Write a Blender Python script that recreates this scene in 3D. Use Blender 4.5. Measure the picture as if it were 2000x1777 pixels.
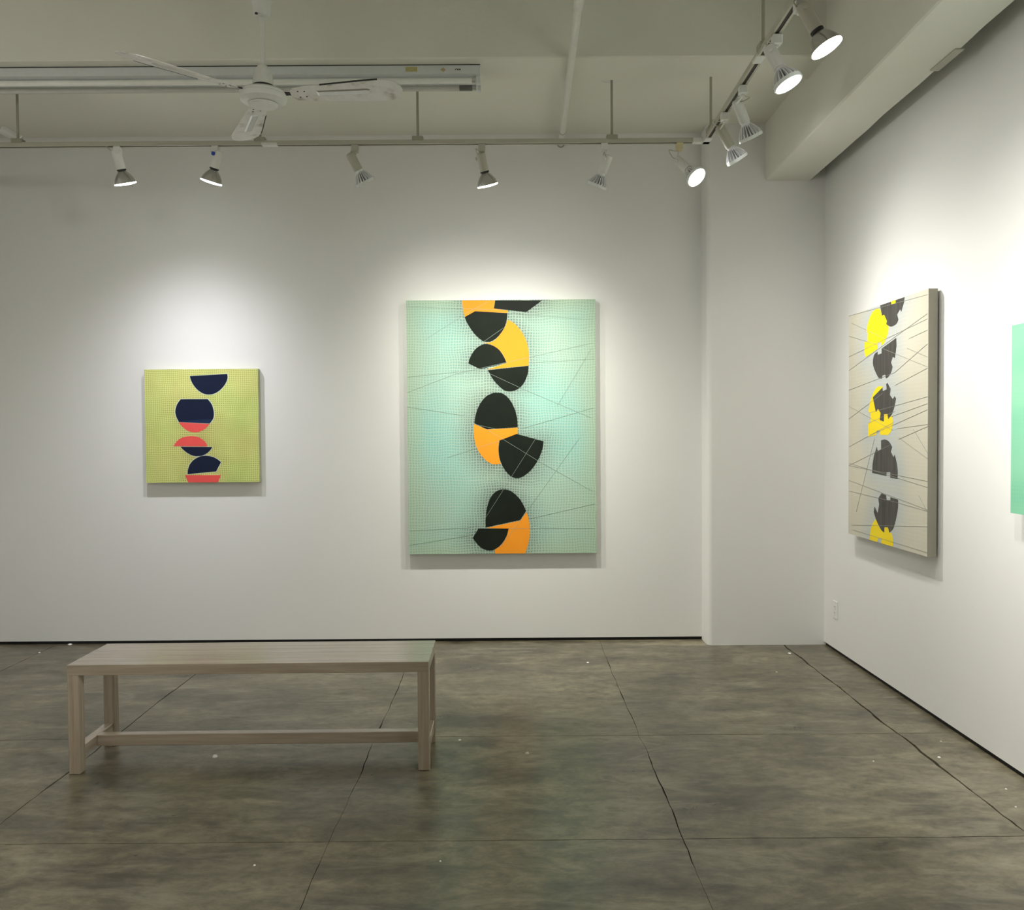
import bpy, bmesh, math, random
import numpy as np
from mathutils import Vector, Matrix

for o in list(bpy.data.objects):
    bpy.data.objects.remove(o)
random.seed(7)
scene = bpy.context.scene
COL = scene.collection

# ------------------------------------------------------------------ camera
F_PX, YAW, PITCH, ROLL, CAM_H = 1650.0, 0.0014, -0.0261, -0.0072, 1.45
fw = Vector((math.sin(YAW) * math.cos(PITCH), math.cos(YAW) * math.cos(PITCH), math.sin(PITCH)))
r0 = Vector((math.cos(YAW), -math.sin(YAW), 0))
u0 = r0.cross(fw)
RT = r0 * math.cos(ROLL) + u0 * math.sin(ROLL)
UP = RT.cross(fw)
CAM = Vector((0, 0, CAM_H))
cam_data = bpy.data.cameras.new('camera')
cam = bpy.data.objects.new('camera', cam_data)
COL.objects.link(cam)
cam_data.sensor_fit = 'HORIZONTAL'
cam_data.sensor_width = 36.0
cam_data.lens = F_PX / 2000 * 36.0
cam_data.clip_start = 0.05
M = Matrix((RT, UP, -fw)).transposed().to_4x4()
M.translation = CAM
cam.matrix_world = M
scene.camera = cam

# ------------------------------------------------------------------ world and exposure
w = bpy.data.worlds.new('world')
scene.world = w
w.use_nodes = True
w.node_tree.nodes['Background'].inputs[0].default_value = (0.8, 0.8, 0.75, 1)
w.node_tree.nodes['Background'].inputs[1].default_value = 0.02
vs = scene.view_settings
vs.view_transform = 'Standard'
vs.look = 'None'
vs.gamma = 1.0
vs.use_curve_mapping = False
vs.exposure = 1.1

COOL = (0.925, 0.925, 1.0)
WARM = (1.0, 0.985, 0.89)
NEUT = (1.0, 0.985, 0.93)
LAMP_W = 190.0          # radiant power of one track bulb

# ------------------------------------------------------------------ dimensions (metres)
D = 5.856        # face of the far wall
R = 2.116        # face of the right wall
LX = -3.9        # left wall
BY = -2.2        # wall behind the camera
COL_Y = 5.69     # face of the corner column
COL_X = 1.325    # left side of the corner column
Z_REAR = 3.50    # ceiling of the far bay
Z_XB = 3.45      # underside of the cross beam
XB0, XB1 = 4.56, 4.86
Z_FRONT = 3.84   # ceiling of the near bay
Z_LB = 3.12      # underside of the beam along the right wall
Z_TR = 3.15      # top of the lighting track
TR_Y = 4.95
TR_X = 1.147


def ray(u, v):
    return fw + RT * ((u - 1000.0) / F_PX) - UP * ((v - 888.5) / F_PX)


def at(u, v, x=None, y=None, z=None):
    d = ray(u, v)
    if x is not None:
        t = x / d.x
    elif y is not None:
        t = y / d.y
    else:
        t = (z - CAM_H) / d.z
    return CAM + d * t


# ------------------------------------------------------------------ materials
def srgb(r, g, b):
    f = lambda c: (c / 255 / 12.92) if c <= 10 else ((c / 255 + 0.055) / 1.055) ** 2.4
    return (f(r), f(g), f(b))


class NT:
    def __init__(self, name):
        self.m = bpy.data.materials.new(name)
        self.m.use_nodes = True
        self.t = self.m.node_tree
        self.b = self.t.nodes['Principled BSDF']

    def n(self, typ, **kw):
        nd = self.t.nodes.new(typ)
        for k, v in kw.items():
            if k in nd.inputs:
                nd.inputs[k].default_value = v
            else:
                setattr(nd, k, v)
        return nd

    def l(self, a, b):
        self.t.links.new(a, b)

    def math(self, op, a, b=None, c=None):
        nd = self.t.nodes.new('ShaderNodeMath')
        nd.operation = op
        for i, x in enumerate((a, b, c)):
            if x is None:
                continue
            if isinstance(x, (int, float)):
                nd.inputs[i].default_value = x
            else:
                self.l(x, nd.inputs[i])
        return nd.outputs[0]

    def mix(self, fac, a, b, blend='MIX'):
        nd = self.t.nodes.new('ShaderNodeMix')
        nd.data_type = 'RGBA'
        nd.blend_type = blend
        for i, x in ((0, fac), (6, a), (7, b)):
            if isinstance(x, (int, float)):
                nd.inputs[i].default_value = x
            elif isinstance(x, tuple):
                nd.inputs[i].default_value = (*x, 1)
            else:
                self.l(x, nd.inputs[i])
        return nd.outputs[2]

    def noise(self, scale, vec=None, detail=4.0, rough=0.5, dist=0.0):
        nd = self.n('ShaderNodeTexNoise', Scale=scale, Detail=detail, Roughness=rough, Distortion=dist)
        if vec is not None:
            self.l(vec, nd.inputs['Vector'])
        return nd.outputs['Fac']

    def coords(self, scale=(1, 1, 1), rot=(0, 0, 0)):
        tc = self.n('ShaderNodeTexCoord')
        mp = self.n('ShaderNodeMapping')
        mp.inputs['Scale'].default_value = scale
        mp.inputs['Rotation'].default_value = rot
        self.l(tc.outputs['Object'], mp.inputs['Vector'])
        return mp.outputs[0]

    def ramp(self, fac, stops):
        nd = self.t.nodes.new('ShaderNodeValToRGB')
        el = nd.color_ramp.elements
        while len(el) < len(stops):
            el.new(0.5)
        for e, (p, c) in zip(el, stops):
            e.position = p
            e.color = (*c, 1) if isinstance(c, tuple) else (c, c, c, 1)
        self.l(fac, nd.inputs[0])
        return nd.outputs[0]

    def bump(self, h, strength=0.2, dist=0.01):
        nd = self.n('ShaderNodeBump', Strength=strength, Distance=dist)
        self.l(h, nd.inputs['Height'])
        self.l(nd.outputs[0], self.b.inputs['Normal'])

    def set(self, color=None, rough=None, metal=None, spec=None):
        for k, v in (('Base Color', color), ('Roughness', rough), ('Metallic', metal), ('Specular IOR Level', spec)):
            if v is None:
                continue
            if isinstance(v, (int, float)):
                self.b.inputs[k].default_value = v
            elif isinstance(v, tuple):
                self.b.inputs[k].default_value = (*v, 1)
            else:
                self.l(v, self.b.inputs[k])
        return self


def plain(name, color, rough=0.5, metal=0.0, spec=0.5, vary=0.06, scale=30.0, bump=0.0):
    k = NT(name)
    f = k.noise(scale, k.coords())
    dark = tuple(c * (1 - vary) for c in color)
    lite = tuple(min(1, c * (1 + vary)) for c in color)
    k.set(k.mix(f, dark, lite), rough, metal, spec)
    if bump:
        k.bump(k.noise(scale * 4, k.coords()), bump, 0.002)
    return k.m


def wall_mat(name, color, rough=0.6, streak=0.02, bump=0.06):
    k = NT(name)
    v = k.coords()
    f = k.noise(1.7, v, 5)
    c = k.mix(f, tuple(x * (1 - streak) for x in color), tuple(x * (1 + streak) for x in color))
    k.set(c, rough, 0, 0.3)
    k.bump(k.noise(60, v, 4), bump, 0.003)
    return k.m


MAT = {}
MAT['wall'] = wall_mat('wall_paint', (0.80, 0.795, 0.77))
MAT['ceil'] = wall_mat('ceiling_paint', (0.77, 0.76, 0.68), 0.7, 0.05, 0.25)
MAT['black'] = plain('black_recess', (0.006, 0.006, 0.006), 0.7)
MAT['white_metal'] = plain('white_enamel', (0.72, 0.72, 0.68), 0.35)
MAT['cream'] = plain('cream_enamel', (0.47, 0.455, 0.375), 0.38)
MAT['fin_groove_shade'] = plain('shaded_fin_groove', (0.10, 0.10, 0.10), 0.5)  # shade between the fins put into the colour of the groove faces
MAT['rodmat'] = plain('dull_painted_rod', (0.36, 0.345, 0.27), 0.45)
MAT['yellowed'] = plain('yellowed_plastic', (0.68, 0.60, 0.36), 0.4)
MAT['slot'] = plain('track_slot_dark', (0.035, 0.028, 0.02), 0.6)
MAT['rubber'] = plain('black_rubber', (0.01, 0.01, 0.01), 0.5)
MAT['silver'] = plain('silvered_reflector', (0.50, 0.49, 0.47), 0.22, 0.95)
MAT['alu'] = plain('white_cast_fins', (0.78, 0.78, 0.80), 0.32, 0.25)
MAT['glassrim'] = plain('pale_lens_rim', (0.75, 0.78, 0.76), 0.15)
MAT['blue'] = plain('blue_plastic', (0.01, 0.05, 0.4), 0.4)
MAT['cable'] = plain('ivory_cable', (0.50, 0.48, 0.40), 0.5)
MAT['pipe'] = plain('painted_pipe', (0.74, 0.73, 0.68), 0.35, bump=0.05)
MAT['fix'] = plain('fixture_enamel', (0.68, 0.70, 0.70), 0.3)
MAT['tube'] = plain('unlit_tube_glass', (0.85, 0.85, 0.80), 0.12)
MAT['tube_old'] = plain('aged_tube_glass', (0.60, 0.59, 0.54), 0.2)
MAT['tube_end'] = plain('blackened_tube_end', (0.16, 0.16, 0.15), 0.3)
MAT['cap'] = plain('tube_cap_metal', (0.6, 0.6, 0.58), 0.3, 0.8)
MAT['chip'] = plain('paint_chip_white', (0.85, 0.85, 0.80), 0.6)
MAT['chip_tan'] = plain('plaster_tan', (0.55, 0.50, 0.38), 0.7)
MAT['sticker_y'] = plain('sticker_yellow', (0.50, 0.45, 0.20), 0.6, vary=0.4, scale=90)
MAT['sticker_t'] = plain('sticker_tan', (0.50, 0.40, 0.22), 0.6, vary=0.2, scale=90)
MAT['ink'] = plain('black_ink', (0.01, 0.01, 0.01), 0.5)
MAT['plastic'] = plain('white_plastic', (0.78, 0.78, 0.74), 0.35)


def emit_mat(name, color, strength):
    k = NT(name)
    k.set((0.8, 0.8, 0.8), 0.3)
    k.b.inputs['Emission Color'].default_value = (*color, 1)
    k.b.inputs['Emission Strength'].default_value = strength
    return k.m


MAT['lens'] = emit_mat('lit_lens', (1.0, 1.0, 0.97), 14.0)


def fan_mat():
    k = NT('fan_blade_enamel')
    v = k.coords((6, 6, 6))
    f = k.noise(2.2, v, 5, 0.6)
    c = k.ramp(f, [(0.40, (0.78, 0.77, 0.74)), (0.55, (0.72, 0.70, 0.66)), (0.70, (0.40, 0.34, 0.29))])
    k.set(c, 0.3)
    return k.m


MAT['blade'] = fan_mat()


def floor_mat():
    k = NT('polished_concrete')
    v = k.coords()
    big = k.noise(0.9, k.coords((0.8, 1.1, 1)), 5, 0.55, 0.5)
    mid = k.noise(3.4, k.coords((0.6, 1.35, 1)), 10, 0.66, 0.5)
    fine = k.noise(15, k.coords((0.75, 1.2, 1)), 9, 0.74, 0.3)
    base = k.ramp(big, [(0.30, (0.092, 0.079, 0.050)), (0.5, (0.146, 0.127, 0.083)), (0.70, (0.200, 0.176, 0.120))])
    m2 = k.ramp(mid, [(0.34, 0.40), (0.46, 0.86), (0.56, 1.10), (0.67, 1.60)])
    c = k.mix(0.9, base, m2, 'MULTIPLY')
    m3 = k.ramp(fine, [(0.33, 0.50), (0.48, 0.93), (0.65, 1.42)])
    c = k.mix(0.85, c, m3, 'MULTIPLY')
    # pale worn scuffs and dark stains
    sc = k.noise(4.2, k.coords((0.5, 1.7, 1), (0, 0, .25)), 11, 0.72, 0.9)
    c = k.mix(k.ramp(sc, [(0.52, 0.0), (0.68, 0.55)]), c, (0.300, 0.272, 0.198))
    sd = k.noise(2.3, k.coords((0.6, 1.5, 1), (0, 0, -.2)), 10, 0.7, 0.7)
    c = k.mix(k.ramp(sd, [(0.53, 0.0), (0.66, 0.62)]), c, (0.066, 0.058, 0.040))
    vor = k.n('ShaderNodeTexVoronoi', Scale=2.6)
    k.l(v, vor.inputs['Vector'])
    c = k.mix(k.ramp(vor.outputs['Distance'], [(0.012, 0.8), (0.022, 0.0)]), c, (0.02, 0.018, 0.012))
    rr = k.ramp(mid, [(0.25, 0.26), (0.5, 0.31), (0.8, 0.40)])
    k.set(c, rr, 0, 0.5)
    k.bump(k.math('ADD', k.noise(7, v, 6, 0.6), k.math('MULTIPLY', fine, 0.25)), 0.05, 0.004)
    return k.m


MAT['floor'] = floor_mat()
MAT['joint'] = plain('joint_dirt', (0.012, 0.010, 0.008), 0.9)


def wood_mat(name, axis):
    k = NT(name)
    sc = [26.0, 26.0, 26.0]
    sc[axis] = 1.3
    v = k.coords(tuple(sc))
    g = k.noise(1.0, v, 6, 0.62, 0.6)
    sc2 = [110.0] * 3
    sc2[axis] = 4.0
    p = k.noise(1.0, k.coords(tuple(sc2)), 3, 0.6)
    c = k.ramp(g, [(0.30, (0.30, 0.232, 0.168)), (0.5, (0.39, 0.312, 0.235)), (0.72, (0.475, 0.39, 0.302))])
    c = k.mix(0.5, c, k.ramp(p, [(0.3, 0.72), (0.6, 1.05)]), 'MULTIPLY')
    k.set(c, 0.27, 0, 0.6)
    k.bump(p, 0.06, 0.001)
    k.b.inputs['Coat Weight'].default_value = 0.8
    k.b.inputs['Coat Roughness'].default_value = 0.22
    return k.m


WOOD = [wood_mat('oak_grain_' + a, i) for i, a in enumerate('xyz')]


# ------------------------------------------------------------------ mesh helpers
class MB:
    """collects shapes into one mesh"""

    def __init__(self):
        self.v, self.f, self.mi = [], [], []

    def add(self, vs_, fs, mi=0):
        k = len(self.v)
        self.v += [tuple(x) for x in vs_]
        self.f += [tuple(i + k for i in f) for f in fs]
        self.mi += [mi] * len(fs)
        return self

    def box(self, a, b, mi=0):
        (x0, y0, z0), (x1, y1, z1) = a, b
        vs_ = [(x, y, z) for x in (x0, x1) for y in (y0, y1) for z in (z0, z1)]
        return self.add(vs_, [(0, 1, 3, 2), (4, 6, 7, 5), (0, 4, 5, 1), (2, 3, 7, 6), (0, 2, 6, 4), (1, 5, 7, 3)], mi)

    def bbox(self, a, b, bev=0.003, mi=0, seg=1):
        """bevelled box"""
        bm = bmesh.new()
        vs_ = [bm.verts.new((x, y, z)) for x in (a[0], b[0]) for y in (a[1], b[1]) for z in (a[2], b[2])]
        for f in [(0, 1, 3, 2), (4, 6, 7, 5), (0, 4, 5, 1), (2, 3, 7, 6), (0, 2, 6, 4), (1, 5, 7, 3)]:
            bm.faces.new([vs_[i] for i in f])
        bmesh.ops.bevel(bm, geom=list(bm.edges), offset=bev, segments=seg, affect='EDGES', profile=0.5)
        bm.verts.index_update()
        self.add([v.co for v in bm.verts], [[v.index for v in f.verts] for f in bm.faces], mi)
        bm.free()
        return self

    def lathe(self, p, ax, prof, n=24, mi=0, mod=None, cap0=True, cap1=True):
        """prof: list of (distance along ax, radius); mod(i_profile, k) -> radius factor"""
        p, ax = Vector(p), Vector(ax).normalized()
        e1 = ax.orthogonal().normalized()
        e2 = ax.cross(e1)
        vs_, fs = [], []
        for i, (s, r) in enumerate(prof):
            for k in range(n):
                a = 2 * math.pi * k / n
                q = r * (mod(i, k) if mod else 1)
                vs_.append(p + ax * s + (e1 * math.cos(a) + e2 * math.sin(a)) * q)
        for i in range(len(prof) - 1):
            for k in range(n):
                j = (k + 1) % n
                fs.append((i * n + k, i * n + j, (i + 1) * n + j, (i + 1) * n + k))
        if cap0:
            fs.append(tuple(reversed(range(n))))
        if cap1:
            fs.append(tuple(range((len(prof) - 1) * n, len(prof) * n)))
        return self.add(vs_, fs, mi)

    def tube(self, pts, r, n=8, mi=0):
        pts = [Vector(p) for p in pts]
        vs_, fs = [], []
        prev = None
        for i, p in enumerate(pts):
            t = (pts[min(i + 1, len(pts) - 1)] - pts[max(i - 1, 0)]).normalized()
            e1 = t.orthogonal().normalized() if prev is None else (prev - t * prev.dot(t)).normalized()
            prev = e1
            e2 = t.cross(e1)
            for k in range(n):
                a = 2 * math.pi * k / n
                vs_.append(p + (e1 * math.cos(a) + e2 * math.sin(a)) * r)
        for i in range(len(pts) - 1):
            for k in range(n):
                j = (k + 1) % n
                fs.append((i * n + k, i * n + j, (i + 1) * n + j, (i + 1) * n + k))
        fs.append(tuple(reversed(range(n))))
        fs.append(tuple(range((len(pts) - 1) * n, len(pts) * n)))
        return self.add(vs_, fs, mi)

    def sheet(self, front, back, mi=0):
        """closed prism between two equal outlines"""
        n = len(front)
        fs = [tuple(range(n)), tuple(reversed(range(n, 2 * n)))]
        fs += [(i, n + i, n + (i + 1) % n, (i + 1) % n) for i in range(n)]
        return self.add(list(front) + list(back), fs, mi)

    def build(self, name, mats, parent=None, org=(0, 0, 0), smooth=None, **kw):
        me = bpy.data.meshes.new(name)
        ox, oy, oz = org
        me.from_pydata([(x - ox, y - oy, z - oz) for x, y, z in self.v], [], self.f)
        if not isinstance(mats, (list, tuple)):
            mats = [mats]
        for m in mats:
            me.materials.append(MAT[m] if isinstance(m, str) else m)
        me.polygons.foreach_set('material_index', self.mi)
        bm = bmesh.new()
        bm.from_mesh(me)
        bmesh.ops.recalc_face_normals(bm, faces=list(bm.faces))
        bm.to_mesh(me)
        bm.free()
        if smooth:
            me.polygons.foreach_set('use_smooth', [True] * len(me.polygons))
            me.set_sharp_from_angle(angle=math.radians(smooth))
        o = bpy.data.objects.new(name, me)
        COL.objects.link(o)
        if parent is not None:
            o.parent = parent
        elif org != (0, 0, 0):
            o.location = org
        for k, v in kw.items():
            o[k] = v
        return o


def thing(name, loc, label, category, group=None):
    o = bpy.data.objects.new(name, None)
    COL.objects.link(o)
    o.location = loc
    o.empty_display_size = 0.05
    o['label'] = label
    o['category'] = category
    if group:
        o['group'] = group
    return o


def arc(pts, n=6):
    """Catmull-Rom through a list of Vectors"""
    P = [Vector(p) for p in pts]
    P = [P[0] * 2 - P[1]] + P + [P[-1] * 2 - P[-2]]
    out = []
    for i in range(1, len(P) - 2):
        a, b, c, d = P[i - 1:i + 3]
        for k in range(n):
            t = k / n
            out.append(0.5 * ((2 * b) + (c - a) * t + (2 * a - 5 * b + 4 * c - d) * t * t + (3 * b - a - 3 * c + d) * t ** 3))
    out.append(P[-2])
    return out


# ================================================================== THE ROOM
S = dict(kind='structure')
floor = MB().box((LX - .2, BY - .2, -0.10), (R + .2, D + .2, -0.012)).build('floor', 'joint', **S)

# concrete slabs between the saw cuts, each cut a ragged open joint
XL = [LX - .1, -3.17, -1.925, -0.655, 0.605, 1.843, R + .1]
XG = [0, .003, .0042, .0024, .0024, .0080, 0]
YL = [BY - .1, -1.17, -0.13, 0.90, 1.935, 2.972, 4.005, 5.065, D + .1]
YG = [0, .003, .003, .003, .003, .0034, .0034, .0012, 0]
NJ = 26


def jit(kind, i, amp):
    rng = random.Random(kind * 100 + i)
    out, a = [], 0.0
    for k in range(400):
        a = 0.82 * a + rng.uniform(-1, 1) * amp
        out.append(a)
    return out


JX = [jit(1, i, .0042 if i == 5 else .0026) for i in range(len(XL))]
JY = [jit(2, i, .0012) for i in range(len(YL))]
WX = [jit(3, i, .0009) for i in range(len(XL))]


def xline(i, y, side):
    s = (y - YL[0]) / (YL[-1] - YL[0]) * 300
    k = int(s)
    f = s - k
    j = JX[i][k] * (1 - f) + JX[i][k + 1] * f
    wob = (WX[i][k] * (1 - f) + WX[i][k + 1] * f) if XG[i] else 0
    if not XG[i]:
        j = 0
    return XL[i] + j + side * max(XG[i] / 2 + wob * (2 if i == 5 else 1), .0006 if XG[i] else 0)


def yline(i, x, side):
    s = (x - XL[0]) / (XL[-1] - XL[0]) * 300
    k = int(s)
    f = s - k
    j = (JY[i][k] * (1 - f) + JY[i][k + 1] * f) if YG[i] else 0
    return YL[i] + j + side * YG[i] / 2


for i in range(len(XL) - 1):
    for j in range(len(YL) - 1):
        x0, x1, y0, y1 = XL[i], XL[i + 1], YL[j], YL[j + 1]
        n = NJ if y0 > 1.5 else 5
        out = []
        for k in range(n):
            x = x0 + (x1 - x0) * k / n
            out.append((x, yline(j, x, 1)))
        for k in range(n):
            y = y0 + (y1 - y0) * k / n
            out.append((xline(i + 1, y, -1), y))
        for k in range(n):
            x = x1 + (x0 - x1) * k / n
            out.append((x, yline(j + 1, x, -1)))
        for k in range(n):
            y = y1 + (y0 - y1) * k / n
            out.append((xline(i, y, 1), y))
        # corners: take the ragged value of the neighbouring line
        for k, (ii, s, jj, t) in ((0, (i, 1, j, 1)), (n, (i + 1, -1, j, 1)), (2 * n, (i + 1, -1, j + 1, -1)), (3 * n, (i, 1, j + 1, -1))):
            yy = YL[jj]
            out[k] = (xline(ii, min(max(yy, YL[0]), YL[-1] - .001), s), yline(jj, min(XL[ii], XL[-1] - .01), t))
        MB().sheet([(x, y, 0) for x, y in out], [(x, y, -0.012) for x, y in out]).build('concrete_slab', 'floor', floor)

GAP = 0.022     # open reveal below the plasterboard
MB().box((LX - .15, D, GAP), (R + .15, D + .15, Z_REAR + .3)).build('wall_back', 'wall', **S)
MB().box((R, BY - .15, GAP), (R + .15, D, Z_FRONT)).build('wall_right', 'wall', **S)
MB().box((LX - .15, BY - .15, 0), (LX, D, Z_FRONT)).build('wall_left', 'wall', **S)
MB().box((LX, BY - .15, 0), (R, BY, Z_FRONT)).build('wall_rear', 'wall', **S)
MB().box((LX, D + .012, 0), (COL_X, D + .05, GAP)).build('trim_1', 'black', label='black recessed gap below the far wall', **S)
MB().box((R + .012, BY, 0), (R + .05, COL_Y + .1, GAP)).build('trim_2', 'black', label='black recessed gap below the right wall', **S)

# ceiling: near bay high, far bay low, beams
ceil = MB().box((LX - .15, XB1 - .01, Z_REAR), (R + .15, D + .15, Z_REAR + .1)).build('ceiling', 'ceil', **S)
MB().box((LX - .15, BY - .15, Z_FRONT), (R + .15, XB0 + .05, Z_FRONT + .1)).build('ceiling', 'ceil', **S)
MB().bbox((LX - .1, XB0, Z_XB), (1.75, XB1, Z_FRONT + .05), .006).build('ceiling_beam', 'ceil', label='painted beam crossing the ceiling behind the fan', **S)


def slant_beam():
    mb = MB()
    x0a, x0b = 1.715, 1.615     # left face at the column and near the camera
    x1a, x1b = 2.012, 1.905
    rng = random.Random(5)
    rows = []
    N = 40
    for k in range(N + 1):
        y = COL_Y + .02 + (BY - COL_Y - .02) * k / N
        t = (COL_Y - y) / (COL_Y - BY)
        jx = rng.uniform(-.004, .004)
        xa, xb = x0a + (x0b - x0a) * t, x1a + (x1b - x1a) * t + jx
        rows.append([(xa, y, 3.9), (xa, y, Z_LB + .008), (xa + .008, y, Z_LB), (xb - .006, y, Z_LB), (xb, y, Z_LB + .006), (xb, y, 3.9)])
    vs_, fs = [], []
    for r in rows:
        vs_ += r
    for k in range(N):
        for i in range(5):
            a = k * 6 + i
            fs.append((a, a + 1, a + 7, a + 6))
        fs.append((k * 6 + 5, k * 6, k * 6 + 6, k * 6 + 11))
    fs += [tuple(range(6)), tuple(range(N * 6 + 5, N * 6 - 1, -1))]
    mb.add(vs_, fs)
    return mb.build('ceiling_beam', 'ceil', label='deep painted beam running along the right wall', **S)


slant_beam()

# corner column, rounded left edge, plaster down to the floor
prof = [(COL_X, D + .02)]
for k in range(9):
    a = math.pi - math.pi / 2 * k / 8
    prof.append((COL_X + .035 + .035 * math.cos(a), COL_Y + .035 - .035 * math.sin(a)))
prof += [(R + .02, COL_Y), (R + .02, D + .02)]
MB().sheet([(x, y, Z_REAR + .02) for x, y in prof], [(x, y, 0.001) for x, y in prof]).build(
    'wall_column', 'wall', smooth=40, label='plastered column projecting in the corner', **S)

# ================================================================== BENCH
BL = Vector((-1.904, 3.586, 0))
bench = thing('bench', BL, 'pale oak bench with square legs and an H stretcher on the concrete floor', 'bench')
bench.rotation_euler = (0, 0, math.radians(0.55))
L, W, H, T, LG = 1.545, 0.372, 0.472, 0.045, 0.049


def bpart(name, a, b, axis, bev=.0025):
    mb = MB().bbox(a, b, bev)
    return mb.build(name, WOOD[axis], bench)


# seat: long boards with mitred front and back edges
nb = 3
sw = W / nb
for k in range(nb):
    bpart('seat_board', (0.0, k * sw + (.0002 if k else 0), H - T), (L, (k + 1) * sw - .0002, H), 0, .0012)


def leg(x, y):
    mb = MB()
    inner = 1 if x < L / 2 else -1
    return MB().bbox((x, y, 0), (x + LG, y + LG, H - T + .0002), .0025).build('leg', WOOD[2], bench)


for x in (0, L - LG):
    for y in (0, W - LG):
        leg(x, y)
for x in (0.002, L - LG + .002):
    bpart('end_stretcher', (x + .003, LG - .001, .062), (x + LG - .007, W - LG + .001, .112), 1)
bpart('long_stretcher', (LG - .005, W / 2 - .022, .062), (L - LG + .005, W / 2 + .022, .112), 0)

# ================================================================== PAINTINGS
Z6 = lambda x, y: (770 + x / 4.651, 560 + y / 4.651)
Z7 = lambda x, y: (770 + x / 4.651, 830 + y / 4.651)
Z8 = lambda x, y: (260 + x / 6.348, 700 + y / 6.348)
R1 = lambda x, y: (1640 + x / 5.923, 550 + y / 5.923)
R2 = lambda x, y: (1640 + x / 5.5545, 820 + y / 5.5545)


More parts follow.
